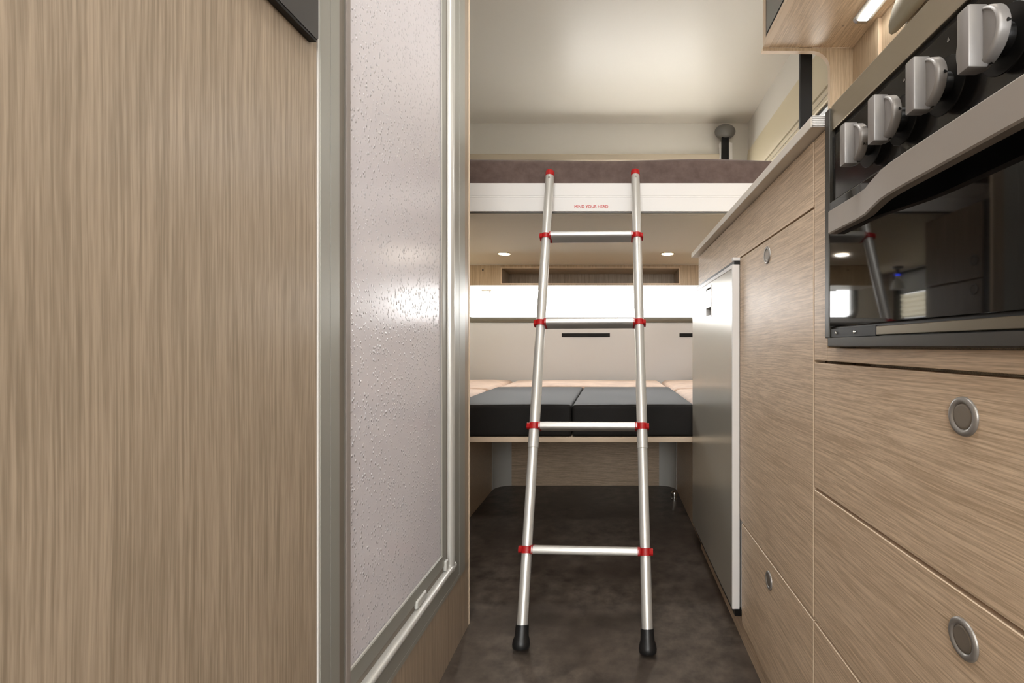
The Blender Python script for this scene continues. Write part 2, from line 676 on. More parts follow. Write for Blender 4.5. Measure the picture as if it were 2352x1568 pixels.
# right wall with the bunk side window
SW = (1.78, 2.86, 1.36, 1.610)
w = MB()
RC = (-1.90, -0.70, 1.05, 1.65)
w.box(XR, XR + .04, YF, RC[0], 0, CEIL)
w.box(XR, XR + .04, RC[1], SW[0], 0, CEIL)
w.box(XR, XR + .04, RC[0], RC[1], 0, RC[2])
w.box(XR, XR + .04, RC[0], RC[1], RC[3], CEIL)
w.box(XR, XR + .04, SW[1], YB, 0, CEIL)
w.box(XR, XR + .04, SW[0], SW[1], 0, SW[2])
w.box(XR, XR + .04, SW[0], SW[1], SW[3], CEIL)
struct(w.build('wall_right', M['wall']))
# left wall with the lounge window
LW = (1.92, 2.87, 0.85, 1.115)
w = MB()
LC = (-2.05, -0.85, 1.05, 1.65)
w.box(XL - .04, XL, YF, LC[0], 0, CEIL)
w.box(XL - .04, XL, LC[1], LW[0], 0, CEIL)
w.box(XL - .04, XL, LC[0], LC[1], 0, LC[2])
w.box(XL - .04, XL, LC[0], LC[1], LC[3], CEIL)
w.box(XL - .04, XL, LW[1], YB, 0, CEIL)
w.box(XL - .04, XL, LW[0], LW[1], 0, LW[2])
w.box(XL - .04, XL, LW[0], LW[1], LW[3], CEIL)
struct(w.build('wall_left', M['wall']))
# front wall with its added daylight window, behind the camera
FW = (-0.89, 0.61, 0.95, 1.75)
w = MB()
w.box(XL, XR, YF - .04, YF, 0, FW[2])
w.box(XL, XR, YF - .04, YF, FW[3], CEIL)
w.box(XL, FW[0], YF - .04, YF, FW[2], FW[3])
w.box(FW[1], XR, YF - .04, YF, FW[2], FW[3])
struct(w.build('wall_front', M['wall']))


def y_window_frame(rect, r, wdt, y0, y1, name, mat, parent, n=7):
    """rounded-corner frame in a y=const plane"""
    x0, x1, z0, z1 = rect

    def loop(off):
        rr = max(0.004, r + off)
        a, b, c, d = x0 - off, x1 + off, z0 - off, z1 + off
        return (arc(a + rr, c + rr, rr, 180, 270, n) + arc(b - rr, c + rr, rr, 270, 360, n)
                + arc(b - rr, d - rr, rr, 0, 90, n) + arc(a + rr, d - rr, rr, 90, 180, n))
    m = MB()
    bm = m.bm
    prof = [(0, y1), (0, y0 + .004), (wdt * .18, y0), (wdt * .55, y0 - .003), (wdt * .9, y0 + .002), (wdt, y0 + .01), (wdt, y1)]
    rings = [[bm.verts.new((p[0], y, p[1])) for p in loop(o)] for o, y in prof]
    fs = []
    for A, B in zip(rings, rings[1:] + rings[:1]):
        for k in range(len(A)):
            k2 = (k + 1) % len(A)
            fs.append(bm.faces.new((A[k], A[k2], B[k2], B[k])))
    bmesh.ops.recalc_face_normals(bm, faces=fs)
    return m.build(name, mat, parent, smooth=40)


w1 = struct_group('window_1', (-0.14, YB, RW[2]), 'long lounge window, blown out white by daylight')
y_window_frame(RW, 0.045, 0.034, YB - .012, YB + .02, 'window_frame', M['frame_mid'], w1)
MB().box(RW[0] - .005, RW[1] + .005, YB + .022, YB + .026, RW[2] - .005, RW[3] + .005).build('pane', M['clear'], w1)
sl = MB().box(-0.80, -0.735, YB - .018, YB - .006, 1.028, 1.036, .002)
sl.lathe([(0, .006), (.012, .006), (.014, 0)], (-0.745, YB - .012, 1.022), (0, -1, 0), 12)
sl.build('window_latch', M['white'], w1)

w2 = struct_group('window_2', (0.1, YB, BW[2]), 'bunk window hidden behind the mattress')
y_window_frame(BW, 0.04, 0.03, YB - .012, YB + .02, 'window_frame', M['cream_plastic'], w2)
MB().box(BW[0] - .005, BW[1] + .005, YB + .022, YB + .026, BW[2] - .005, BW[3] + .005).build('pane', M['clear'], w2)
MB().box(-1.05, 0.675, YB - .05, YB, 1.822, 1.862, .006).build('blind_cassette', M['tan_trim'], w2)

# side window of the bunk: cream cassette with ridges above it
w3 = struct_group('window_3', (XR, 2.3, SW[2]), 'side window with a ridged cream blind cassette')
prof = [(XR, 1.884), (XR - .010, 1.882), (XR - .016, 1.86), (XR - .021, 1.80), (XR - .024, 1.74), (XR - .024, 1.704), (XR - .021, 1.690), (XR - .014, 1.687), (XR - .014, 1.684), (XR, 1.684)]
MB().prism(prof, 1, 1.66, 2.92).build('blind_cassette', M['cream_plastic'], w3, smooth=35)
for za, zb, d in ((1.654, 1.6785, .025), (1.624, 1.6485, .027)):
    MB().prism([(XR, za), (XR - d + .004, za), (XR - d, za + .004), (XR - d, zb - .004), (XR - d + .004, zb), (XR, zb)], 1, 1.66, 2.92).build('cassette_rail', M['cream_plastic'], w3)
sl_ = MB()
for za, zb in ((1.610, 1.622), (1.6487, 1.6538), (1.6787, 1.6838)):
    sl_.box(XR - .018, XR, 1.662, 2.918, za, zb)
sl_.build('seal_and_gap_shade', M['black'], w3)  # lowest strip is the seal; the upper two paint shade into the gaps
MB().box(XR + .012, XR + .016, SW[0] - .004, SW[1] + .004, SW[2] - .004, SW[3] + .004).build('pane', M['clear'], w3)

w4 = struct_group('window_4', (XL, 2.4, LW[2]), 'lounge side window seen mirrored in the oven glass')
MB().frame((LW[0] - .03, LW[1] + .03, LW[2] - .03, LW[3] + .01), [(XL, (0, 0, 0, 0)), (XL + .012, (0, 0, 0, 0)), (XL + .012, (.03, .03, .03, .01)), (XL - .03, (.03, .03, .03, .01))]).build('window_frame', M['frame_dark'], w4)
bl = MB()
zz = LW[2] + .004
k = 0
while zz < 0.985:
    bl.poly([(XL - .012 - .008 * (k % 2), LW[0], zz), (XL - .012 - .008 * (k % 2), LW[1], zz), (XL - .012 - .008 * ((k + 1) % 2), LW[1], zz + .014), (XL - .012 - .008 * ((k + 1) % 2), LW[0], zz + .014)])
    zz += .014
    k += 1
bl.build('pleated_blind', M['blind'], w4)
MB().box(XL - .016, XL - .008, LW[0], LW[1], .997, 1.004, .001).build('blind_rail', M['grey_plastic'], w4)
MB().box(XL - .014, XL - .012, LW[0], LW[1], 1.0045, LW[3]).build('insect_screen', M['screen'], w4)
MB().box(XL - .03, XL - .026, LW[0] - .004, LW[1] + .004, LW[2] - .004, LW[3] + .004).build('pane', M['clear'], w4)

w5 = struct_group('fill_window_5', (-0.14, YF, FW[2]), 'unseen front window behind the camera, added for daylight')  # unseen window, added to light the interior from the front
y_window_frame(FW, 0.06, 0.035, YF - .02, YF + .012, 'window_frame', M['frame_dark'], w5)
MB().box(FW[0] - .005, FW[1] + .005, YF - .03, YF - .026, FW[2] - .005, FW[3] + .005).build('pane', M['clear'], w5)

for nm, xx, rr, lab in (('fill_window_6', XR, RC, 'unseen side window added for daylight behind the camera on the kitchen side'), ('fill_window_7', XL, LC, 'unseen side window added for daylight behind the camera on the shower side')):  # unseen side windows, added to brighten the interior
    wn_ = struct_group(nm, (xx, (rr[0] + rr[1]) / 2, rr[2]), lab)
    q = -1 if xx > 0 else 1
    MB().frame((rr[0] - .03, rr[1] + .03, rr[2] - .03, rr[3] + .03), [(xx, (0, 0, 0, 0)), (xx + q * .012, (0, 0, 0, 0)), (xx + q * .012, (.03,) * 4), (xx - q * .03, (.03,) * 4)]).build('window_frame', M['frame_dark'], wn_)
    MB().box(xx - q * .03 - .002, xx - q * .03 + .002, rr[0] - .004, rr[1] + .004, rr[2] - .004, rr[3] + .004).build('pane', M['clear'], wn_)

for yy, hs, lab in ((0.62, .16, 'small square ceiling lamp over the aisle between shower and cooker'), (-1.0, .27, 'large square fill lamp added out of view in the front cabin')):  # the large lamp is an unseen fill, added for frontal light
    t = thing('ceiling_lamp', lab, 'ceiling lamp', (-0.05, yy, CEIL), 'cabin ceiling lamps')
    MB().box(-.05 - hs, -.05 + hs, yy - hs, yy + hs, CEIL - .03, CEIL, .008).build('housing', M['white'], t)
    MB().box(-.03 - hs, -.07 + hs, yy - hs + .02, yy + hs - .02, CEIL - .033, CEIL - .0305).build('diffuser', M['lamp_face'], t)

# ------------------------------------------------------------------ left: tall cupboard, shower cubicle, shower door
DY0, DY1, DZ0, DZ1 = 0.577, 1.150, 0.153, 1.96
t = thing('tall_cupboard', 'tall flat cupboard side in pale oak with fine upright grain', 'cupboard', (XC - .3, 0, 0))
MB().box(XL, XC, -0.70, DY0 - .003, 0, CEIL, .0015).build('side_panel', M['oak_v'], t)
MB().box(XC - .004, XC + .0012, DY0 - .0028, DY0 - .0004, 0, CEIL).build('edge_strip', M['white'], t)

t = thing('wall_panel', 'thin charcoal slab on the tall cupboard, beside the shower door', 'panel', (XC, .4, 1.047))
MB().prism([(0.15, 1.047), (0.559, 1.047), (0.561, 1.050), (0.561, 1.95), (0.15, 1.95)], 0, XC + .0012, XC + .0095).build('slab', M['charcoal'], t)
MB().box(XC + .0005, XC + .0088, 0.15, 0.5585, 1.0435, 1.0468, .0004).build('edge_strip', M['black'], t)

t = thing('shower_cubicle', 'shower cubicle in pale oak with a corner standing in the aisle', 'cubicle', (-.74, .88, 0))
cu = MB()
cu.box(XL, XC, DY0, 1.192, 0, DZ0)
cu.box(XC - .03, XC, DY1, 1.192, DZ0, CEIL)
cu.box(XL, XC, DY0, DY1, DZ1, CEIL)
cu.box(XL, XC - .03, 1.165, 1.192, DZ0, CEIL)
cu.build('oak_panel', M['oak_v'], t)
MB().box(XC - .012, XC + .0012, 1.1855, 1.1935, 0, CEIL, .001).build('corner_edge', M['edge'], t)

t = thing('shower_door', 'framed shower door with a white raindrop pane', 'shower door', (XC, .85, DZ0))
R_ = (DY0, DY1, DZ0, DZ1)
A = XC
# insets: (cupboard side, corner side, bottom, top)
MB().frame(R_, [(A - .03, (0, 0, 0, 0)), (A + .0012, (0, 0, 0, 0)), (A + .0020, (.0008, .0008, .0008, .0008)), (A + .0020, (.020, .0425, .0095, .02)), (A + .0010, (.0202, .0427, .0098, .0202)),
                (A + .0010, (.0215, .0445, .0108, .0212)), (A + .0020, (.0217, .0448, .0112, .0215)), (A + .0020, (.0405, .0775, .0395, .04)), (A + .0005, (.041, .078, .040, .0405)), (A - .03, (.041, .078, .040, .0405))]).build('outer_frame', M['alu_frame'], t, smooth=25)


def half_round(u0, u1, hgt):
    """half-round section (x, u) standing on the frame plane"""
    return [(A - .02, u0)] + [(A + .0002 + hgt * math.sin(PI * k / 8), u0 + (u1 - u0) * (.5 - .5 * math.cos(PI * k / 8))) for k in range(9)] + [(A - .02, u1)]


gr = MB()
gr.prism(half_round(DZ0 + .0402, DZ0 + .055, .0078), 1, DY0 + .0415, DY1 - .0785)
gr.prism(half_round(DY1 - .0782, DY1 - .104, .0066), 2, DZ0 + .0405, DZ1 - .05)
gr.build('guide_rail', M['alu_bright'], t, smooth=50)
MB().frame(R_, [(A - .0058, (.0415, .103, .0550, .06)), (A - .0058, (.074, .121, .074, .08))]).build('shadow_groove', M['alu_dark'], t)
MB().frame(R_, [(A - .018, (.0660, .1190, .067, .07)), (A - .004, (.0660, .1190, .067, .07)), (A - .0025, (.0672, .1200, .0685, .072)), (A - .0025, (.0735, .1405, .0935, .10)), (A - .004, (.0750, .142, .095, .102)), (A - .018, (.0750, .142, .095, .102))]).build('door_sash', M['alu_frame'], t, smooth=25)
MB().frame(R_, [(A - .0042, (.0748, .1418, .0948, .10)), (A - .0030, (.0757, .1428, .0958, .10)), (A - .0042, (.0775, .1445, .0975, .102))]).build('pane_seal', M['alu_bright'], t)
MB().box(A - .0045, A - .0021, DY0 + .0656, DY0 + .0752, DZ0 + .07, DZ1 - .075, .0008).build('sash_shade', M['sash_shade'], t)  # taupe strip over the sash edge, shade put into its colour
MB().box(A - .0110, A - .0062, DY0 + .066, DY1 - .138, DZ0 + .091, DZ1 - .095).build('pane', M['pane'], t)
MB().rbox(A - .006, A + .001, 0.870, 0.915, DZ0 + .057, DZ0 + .072, .003, n=3).build('sliding_clip', M['clear_plastic'], t, smooth=60)
MB().rbox(A - .006, A + .002, 1.020, 1.034, DZ0 + .056, DZ0 + .078, .003, n=3).build('corner_clip', M['clear_plastic'], t, smooth=60)

# ------------------------------------------------------------------ left cabinet behind the cubicle (seen mirrored in the oven glass)
def push_button(yc, zc, r, parent, x=XF, s=-1):
    """recessed round finger pull: a rounded bezel with a dish, facing s*X"""
    pr = [(0, r), (.0012, r * .99), (.0021, r * .94), (.0026, r * .86), (.0025, r * .76), (.0021, r * .69), (.0010, r * .655), (.0009, r * .64)]
    b = MB().lathe(pr, (x, yc, zc), (s, 0, 0), 40, cap=False).build('button', M['nickel'], parent, smooth=50)
    MB().lathe([(.0009, r * .65), (.0016, r * .625), (.0016, r * .5), (.0015, 0)], (x, yc, zc), (s, 0, 0), 32, cap=False).build('dish', M['nickel_dark'], b, smooth=60)
    return b


LCX = -0.50
t = thing('side_cabinet', 'oak cabinet behind the shower cubicle, mirrored in the oven glass', 'cabinet', (-.8, 1.43, 0))
MB().box(XL + .003, LCX - .018, 1.197, 1.664, 0, 1.118).build('carcass', M['oak_v'], t)
MB().box(LCX - .018, LCX, 1.197, 1.405, 0, 1.118, .001).build('filler_panel', M['charcoal'], t)
for z0, z1, zb in ((0.02, .888, .861), (.893, 1.118, .948)):
    d = MB().box(LCX - .017, LCX, 1.409, 1.664, z0, z1, .001).build('door', M['oak_v'], t, edge_mat=M['edge'])
    push_button(1.44, zb, .017, d, LCX, 1)

# ------------------------------------------------------------------ kitchen run on the right
bs = MB().box(XF + .008, XF + .028, 0.20, 1.636, 0, .0545)
struct(bs.build('baseboard_right', M['oak_h']), 'low oak plinth under the kitchen cabinets')

ZJ = (.2855, .4805, .6675)                    # joints between the drawers
t = thing('oven_unit', 'oak kitchen unit holding the oven over three drawers', 'kitchen unit', (.57, .45, 0))
oc = MB()
oc.box(XF + .022, XR, 0.20, 0.7035, .056, ZJ[2] - .02)
oc.box(XF + .06, XR, 0.664, 0.7035, ZJ[2] - .02, .992)
oc.build('carcass', M['oak_h'], t)
sp = MB()
sp.box(XF, XF + .018, 0.6635, 0.7060, ZJ[2] + .0015, .992, .0006)
sp.box(XF, XF + .018, 0.20, 0.6635, ZJ[2] + .0015, .6868, .0006)
sp.build('oven_surround', M['oak_h'], t, edge_mat=M['edge'])
for z0, z1, zb in ((.056, ZJ[0] - .0022, .25), (ZJ[0] + .0022, ZJ[1] - .0022, .441), (ZJ[1] + .0022, ZJ[2] - .0022, .630)):
    d = MB().box(XF, XF + .018, 0.20, 0.7060, z0, z1, .0007, 1).build('drawer', M['oak_h'], t, edge_mat=M['edge'])
    push_button(.407, zb, .017, d)

t = thing('base_cabinet', 'oak base cabinet with a tall door above a low door, beside the fridge', 'cabinet', (.57, .9, 0))
bc = MB()
bc.box(XF + .022, XR, 0.712, 1.094, .056, .99)
bc.build('carcass', M['oak_h'], t)
d = MB().box(XF, XF + .018, 0.7095, 1.112, ZJ[0] + .0022, .8925, .0007, 1).build('door', M['oak_h'], t, edge_mat=M['edge'])
push_button(.917, .864, .0172, d)
d = MB().box(XF, XF + .018, 0.7095, 1.098, .056, ZJ[0] - .0022, .0007, 1).build('door', M['oak_h'], t, edge_mat=M['edge'])
push_button(.907, .246, .0172, d)

t = thing('fascia_board', 'long oak board between the worktop and the doors below', 'board', (.31, 1.17, .89))
MB().box(XF, XF + .018, 0.7095, 1.634, .8965, .9925, .0006).build('board', M['oak_h'], t, edge_mat=M['edge'])
MB().box(XF - .0006, XF + .004, .7095, 1.632, .8952, .8985, .0004, 1).build('lower_edge', M['edge'], t)
MB().box(XF - .0004, XF + .0186, 1.632, 1.636, .8965, .9925).build('end_edge', M['edge'], t)

t = thing('worktop', 'narrow greige worktop running above the fridge and base cabinet', 'worktop', (.56, 1.16, .994))
MB().box(0.279, XR, 0.668, 1.659, .9945, 1.010, .0012).build('slab', M['worktop'], t)
ec = MB()
ec.box(0.281, .312, 0.6655, .668, .9945, 1.010)
for k in range(6):
    zz = .9956 + k * .0024
    ec.box(0.2795, .312, 0.6635, .6665, zz, zz + .0016, .0003, 1)
ec.build('end_cap', M['white'], t)

FX, F0, F1 = 0.2825, 1.1130, 1.655
t = thing('fridge', 'grey metal fridge with a slim white edge, set into the kitchen cabinets', 'fridge', (.57, 1.37, .07))
MB().box(XF + .004, XR - .08, F0 + .003, F1 - .012, .066, .8795).build('body', M['white'], t)
hy0, hy1, hz0, hz1 = 1.348, 1.416, .777, .8565          # opening of the latch pocket
fd = MB()
fd.box(FX, XF + .001, F0 + .0045, hy0, .080, .8785)
fd.box(FX, XF + .001, hy1, F1, .080, .8785)
fd.box(FX, XF + .001, hy0, hy1, .080, hz0)
fd.box(FX, XF + .001, hy0, hy1, hz1, .8785)
fd = fd.build('door', M['fridge'], t)
MB().box(FX - .0004, XF - .0005, F0, F0 + .0045, .078, .8795, .0008, 1).build('edge_trim', M['white'], fd)
MB().box(FX - .0012, FX + .002, F0 + .0045, F1 - .001, .8695, .8790, .0005, 1).build('top_trim', M['white'], fd)
MB().frame((hy0 - .006, hy1 + .006, hz0 - .006, hz1 + .006), [(FX + .0002, (0,) * 4), (FX - .0010, (.0006,) * 4), (FX - .0010, (.006,) * 4), (FX + .013, (.0062,) * 4)]).build('handle_surround', M['white'], fd)
MB().box(FX + .012, FX + .014, hy0, hy1, hz0, hz1).build('pocket_back', M['grey_plastic'], fd)
MB().box(FX - .0004, FX + .003, hy0 + .0015, hy1 - .0015, hz0 + .023, hz1 - .0045, .0006, 1).build('handle', M['white'], fd)
MB().box(FX + .004, XF + .004, F0 - .001, F1, .8798, .8880).build('top_gap', M['black'], t)
MB().box(FX + .001, XF + .001, F0 - .0005, F0 + .010, .8882, .8955, .0006).build('hinge_cover', M['white'], t)
MB().box(FX + .006, XF + .004, F0, F1 - .002, .062, .0770).build('kick_strip', M['black'], t)

# ------------------------------------------------------------------ the cooker
t = thing('cooker', 'built-in cooker with silver knobs, bowed handle and dark oven glass', 'cooker', (.56, .44, .69))
CY0, CY1 = 0.20, 0.662
fr = MB()
fr.box(.296, .33, CY1 - .0125, CY1, .7005, 1.012, .001)                      # upright edge of the frame
fr.build('side_frame', M['frame_dark'], t)
MB().prism([(.289, .690), (.289, .7005), (.31, .7005), (.31, .6885), (.2905, .6885)], 1, CY0, CY1 - .024).build('bottom_trim', M['frame_dark'], t)
MB().box(.3105, .80, CY0, CY1 - .013, .690, .98).build('body', M['black'], t)
st = MB().box(.2995, .80, CY0, CY1 - .0105, .981, 1.016, .0015).build('hob_edge', M['steel'], t)
MB().box(.304, .312, CY0, CY1 - .013, .9725, .9812).build('shadow_gap', M['black'], t)
MB().box(.3005, .311, CY0, CY1 - .013, .886, .973, .0008).build('control_panel', M['panel_black'], t)
MB().box(.2965, .310, CY0, CY1 - .0135, .7155, .8835, .0008).build('oven_glass', M['black_glass'], t)
MB().box(.3010, .3105, CY0, CY1 - .013, .7008, .7155).build('vent_gap', M['black'], t)
hp = MB().box(.2975, .3015, .538, CY1 - .014, .7012, .7128, .0004).build('hinge_plate', M['ink'], t)
for yy in (.632, .585):
    MB().lathe([(0, .0023), (.0008, .0021), (.0012, .001), (.0012, 0)], (.2975, yy, .707), (-1, 0, 0), 14).build('screw', M['chrome'], hp, smooth=50)
MB().box(.2972, .3015, CY0, .5365, .7022, .7122, .0008).build('vent_strip', M['steel_dark'], t)
# bowed door handle: flat tab, ramp, long straight bar
pl = [(.6275, .2850), (.556, .2850), (.535, .2832), (.505, .2752), (.480, .2693), (.462, .2672), (.440, .2665), (CY0, .2665)]
hb = MB()
th = .011
path = []
for i, (y, x) in enumerate(pl):
    path.append((y, x))
sec = [(0, -1.0), (-.0012, -.93), (-.0012, .93), (0, 1.0)]


def bar_section(y, x, z0, z1, th):
    e = .0016
    return [(x + e, y, z0), (x, y, z0 + e), (x, y, z1 - e), (x + e, y, z1), (x + th, y, z1), (x + th, y, z0)]


rings = [[hb.bm.verts.new(p) for p in bar_section(y, x, .836, .8665, th)] for y, x in path]
fs = []
for A_, B_ in zip(rings[:-1], rings[1:]):
    for k in range(6):
        k2 = (k + 1) % 6
        fs.append(hb.bm.faces.new((A_[k], A_[k2], B_[k2], B_[k])))
fs.append(hb.bm.faces.new(rings[0]))
fs.append(hb.bm.faces.new(rings[-1]))
bmesh.ops.recalc_face_normals(hb.bm, faces=fs)
hb.build('handle', M['handle'], t, smooth=30)

KX, KR, KZ = .2872, .0228, .923
KP = .3005


def teardrop(c, u, v, s):
    """flat flame mark at c; tip along u"""
    pts = []
    for k in range(14):
        a = 2 * PI * k / 14
        r = 0.42 + 0.58 * max(0, math.cos(a)) ** 3
        pts.append(Vector(c) + Vector(u) * (s * r * math.cos(a)) + Vector(v) * (s * .55 * math.sin(a) * (1 if math.cos(a) < .3 else .8)))
    return pts


for i, yc in enumerate((.555, .494, .430, .365)):
    kn = MB()
    kn.lathe([(0, KR * .96), (.001, KR), (.0064, KR * .985), (.0083, KR * .955), (.0092, KR * .915), (.0095, KR * .88), (.0093, KR * .855), (.0087, KR * .84), (.0085, 0)], (KX, yc, KZ), (-1, 0, 0), 56)
    k_ = kn.build('knob', M['knob'], t, smooth=38)
    g = MB()
    g.box(KX - .0194, KX - .004, yc - .0064, yc + .0064, KZ - .0240, KZ + .0236, .0016, 2)
    g.build('grip', M['knob'], k_, smooth=30)
    sh = MB()
    sh.lathe([(0, .012), (.0125, .0105), (.0135, .010)], (KP, yc, KZ), (-1, 0, 0), 28)
    sh.lathe([(0, KR * 1.1), (.0008, KR * 1.08)], (KP, yc, KZ), (-1, 0, 0), 40)
    sh.build('shaft', M['black'], k_, smooth=30)
    for ang in ((1, -72) if i else ()):
        a = math.radians(ang)
        nrm = Vector((0, -math.cos(a), math.sin(a)))
        tang = Vector((0, math.sin(a), math.cos(a)))
        c = Vector((KX - .0034, yc, KZ)) + nrm * (KR + .0004)
        MB().poly(teardrop(c, (1, 0, 0), tang, .0025 if ang > 0 else .0022)).build('flame_mark', M['ink'], k_)
    if i == 0:
        for ang, ch in ((30, '1'), (-20, '2'), (-72, '3')):
            a = math.radians(ang)
            nrm = Vector((0, -math.cos(a), math.sin(a)))
            tang = Vector((0, math.sin(a), math.cos(a)))
            rot = Matrix((Vector(tang), Vector((1, 0, 0)), Vector(tang).cross(Vector((1, 0, 0))))).transposed()
            if rot.col[2].dot(nrm) < 0:
                rot = Matrix((-Vector(tang), Vector((1, 0, 0)), (-Vector(tang)).cross(Vector((1, 0, 0))))).transposed()
            c = Vector((KX - .0040, yc, KZ)) + nrm * (KR + .0004)
            text_part(ch, .0058, c, rot.to_quaternion(), 'dial_number', M['ink'], k_, .0001)
    # printed flame above the knob
    pm = MB()
    pm.poly(teardrop((KP - .0004, yc - .004, KZ + .0385), (0, 0, 1), (0, 1, 0), .0030))
    pm.build('panel_mark', M['ink_light'], t)

# ------------------------------------------------------------------ wall cabinet, end panel, light, blind over the kitchen
UX, UY, UZ = 0.521, 1.642, 1.712
t = thing('wall_cabinet', 'oak wall cabinet with a dark glass flap, hung above the cooker', 'cabinet', (.68, .9, UZ))
MB().box(UX + .0205, XR, 0.10, UY, UZ, UZ + .012).build('bottom_panel', M['oak_h'], t)
MB().box(UX + .0205, XR, 0.10, UY - .002, UZ + .012, CEIL - .002).build('carcass', M['oak_v'], t)
df = MB().box(UX, UX + .02, UY - .018, UY, UZ - .002, CEIL - .004, .001)
df.box(UX, UX + .02, 0.10, UY - .018, UZ - .002, UZ + .016, .001)
df.box(UX, UX + .02, 0.10, .118, UZ + .016, CEIL - .004, .001)
dd = df.build('door', M['edge'], t)
MB().box(UX + .005, UX + .012, .118, UY - .018, UZ + .016, CEIL - .004).build('glass', M['black'], dd)
MB().box(UX + .003, UX + .0055, .13, UY - .030, UZ + .030, CEIL - .006).build('grey_panel', M['grey_plastic'], dd)
MB().lathe([(0, .004), (.0008, .0038), (.0009, 0)], (.742, 1.53, UZ), (0, 0, -1), 14).build('screw_cap', M['oak_v'], t)

t = thing('end_panel', 'oak end panel with a rounded inner corner under the wall cabinet', 'panel', (.8, 1.65, 1.01))
pts = [(UX, UZ - .001), (UX, UZ - .011), (.690, UZ - .011)] + arc(.690, UZ - .073, .062, 90, 0, 10)[1:] + [(.752, 1.0105), (XR, 1.0105), (XR, UZ - .001)]
MB().prism(pts, 1, UY + .0005, UY + .018).build('board', M['oak_v2'], t, edge_mat=M['edge'], face_axis=1)

t = thing('splash_panel', 'oak upright strip on the kitchen wall beside the end panel', 'panel', (.84, 1.56, 1.01))
MB().box(.83, XR - .002, 1.489, UY, 1.0105, UZ - .001, .001).build('board', M['oak_v2'], t, edge_mat=M['edge'])
MB().box(XR - .008, XR - .002, 0.20, 1.4885, 1.0175, UZ - .001).build('back_board', M['oak_v2'], t)

t = thing('strip_light', 'lit strip light under the wall cabinet', 'strip light', (.78, 1.1, UZ))
MB().box(.757, .812, 0.62, 1.500, UZ - .0055, UZ, .002).build('housing', M['clear_plastic'], t)
MB().prism([(.757 + .002, UZ - .0055), (.812 - .002, UZ - .0055), (.800, UZ - .013), (.769, UZ - .013)], 1, 1.488, 1.502).build('end_cap', M['chrome'], t)
MB().prism([(.769, UZ - .0056), (.799, UZ - .0056), (.796, UZ - .0135), (.772, UZ - .0135)], 1, 0.63, 1.487).build('diffuser', M['led'], t)
area_light('strip_light_glow', (.784, 1.05, UZ - .0145), (0, 0, 0), .02, .85, 1.0, (1, .98, .94))

t = thing('kitchen_blind', 'sand coloured rolled blind on the kitchen wall under the strip light', 'blind', (.8, .9, 1.58))
sec_ = [(.838, 1.606), (.822, 1.592), (.805, 1.586), (.794, 1.590), (.787, 1.604), (.787, 1.635), (.795, 1.665), (.805, 1.700), (.838, 1.700)]
bb = MB()
rings = [[bb.bm.verts.new((x, y - (z - 1.588) * .55 if y > 1 else y, z)) for x, z in sec_] for y in (.45, 1.30)]
rings.append([bb.bm.verts.new((.838 - (.838 - x) * .93, 1.372 - (z - 1.588) * .55, z + .001)) for x, z in sec_])
rings.append([bb.bm.verts.new((.838 - (.838 - x) * .80, 1.384 - (z - 1.588) * .55, z + .003)) for x, z in sec_])
fs = []
for A_, B_ in zip(rings[:-1], rings[1:]):
    for k in range(len(A_)):
        k2 = (k + 1) % len(A_)
        fs.append(bb.bm.faces.new((A_[k], A_[k2], B_[k2], B_[k])))
fs.append(bb.bm.faces.new(rings[0]))
fs.append(bb.bm.faces.new(rings[-1]))
bmesh.ops.recalc_face_normals(bb.bm, faces=fs)
bb.build('roll', M['roman'], t, smooth=60)

# ------------------------------------------------------------------ drop-down bunk
BX0, BX1, BY = -1.11, 0.655, 1.59
t = thing('bunk_bed', 'drop-down bunk bed with a white front rail above the lounge', 'bunk bed', (-.22, 2.2, 1.13))
z0, z1 = 1.1366, 1.2306
pr = [(BY, z0), (BY, z0 + .044), (BY + .0012, z0 + .0445), (BY + .0012, z0 + .0462), (BY, z0 + .0467), (BY, z0 + .050), (BY + .0008, z0 + .0504),
      (BY + .0008, z0 + .0516), (BY, z0 + .052), (BY, z1 - .003), (BY + .002, z1), (BY + .022, z1), (BY + .022, z0)]
rail = MB().prism(pr, 0, BX0, BX1).build('front_rail', M['white_alu'], t)
text_part('MIND YOUR HEAD', .0133, (-.065, BY - .0004, 1.1515), Matrix.Rotation(PI / 2, 3, 'X').to_quaternion(), 'warning_text', M['red_ink'], rail)
MB().box(BX0, BX1, BY + .012, YB - .03, 1.130, 1.150).build('base_board', M['cream'], t)
MB().box(BX0, BX1, BY + .006, BY + .016, 1.1325, 1.1375).build('seam_strip', M['grey_plastic'], t)
o = MB().rbox(BX0 + .005, BX1 - .003, BY + .024, YB - .055, 1.1505, 1.322, .022, .006, 16, .006, 3).build('mattress', M['suede'], None, smooth=60)
tag(o, 'dark brown suede mattress lying on the bunk behind its white rail', 'mattress')

for nm, yy, lab in (('a', 1.70, 'black bunk guide post between the wall cabinet and worktop'), ('b', 2.90, 'black bunk guide post with a grey oval cap against the rear wall')):
    t = thing('guide_post', lab, 'guide post', (.692, yy, 1.01))
    zlo = 1.0 if yy < 2 else 0.9
    MB().box(.6705, .7135, yy - .006, yy + .006, zlo, 1.97, .001).build('strap', M['black_strap'], t)
    if yy > 2:
        MB().box(.662, .6703, yy + .008, yy + .035, zlo, 1.925, .001).build('rail', M['white_alu'], t)
        MB().box(.7137, .727, yy + .008, yy + .035, zlo, 1.925, .001).build('rail', M['white_alu'], t)
        MB().box(.7275, .740, yy + .014, yy + .040, zlo, 1.925, .001).build('rail', M['white_alu'], t)
    cap = MB()
    bmesh.ops.create_uvsphere(cap.bm, u_segments=32, v_segments=20, radius=1, matrix=Matrix.Translation((.694, yy + .01, 1.990)) @ Matrix.Diagonal((.063, .045, .044, 1)))
    cap.build('cap', M['grey_plastic'], t, smooth=60)

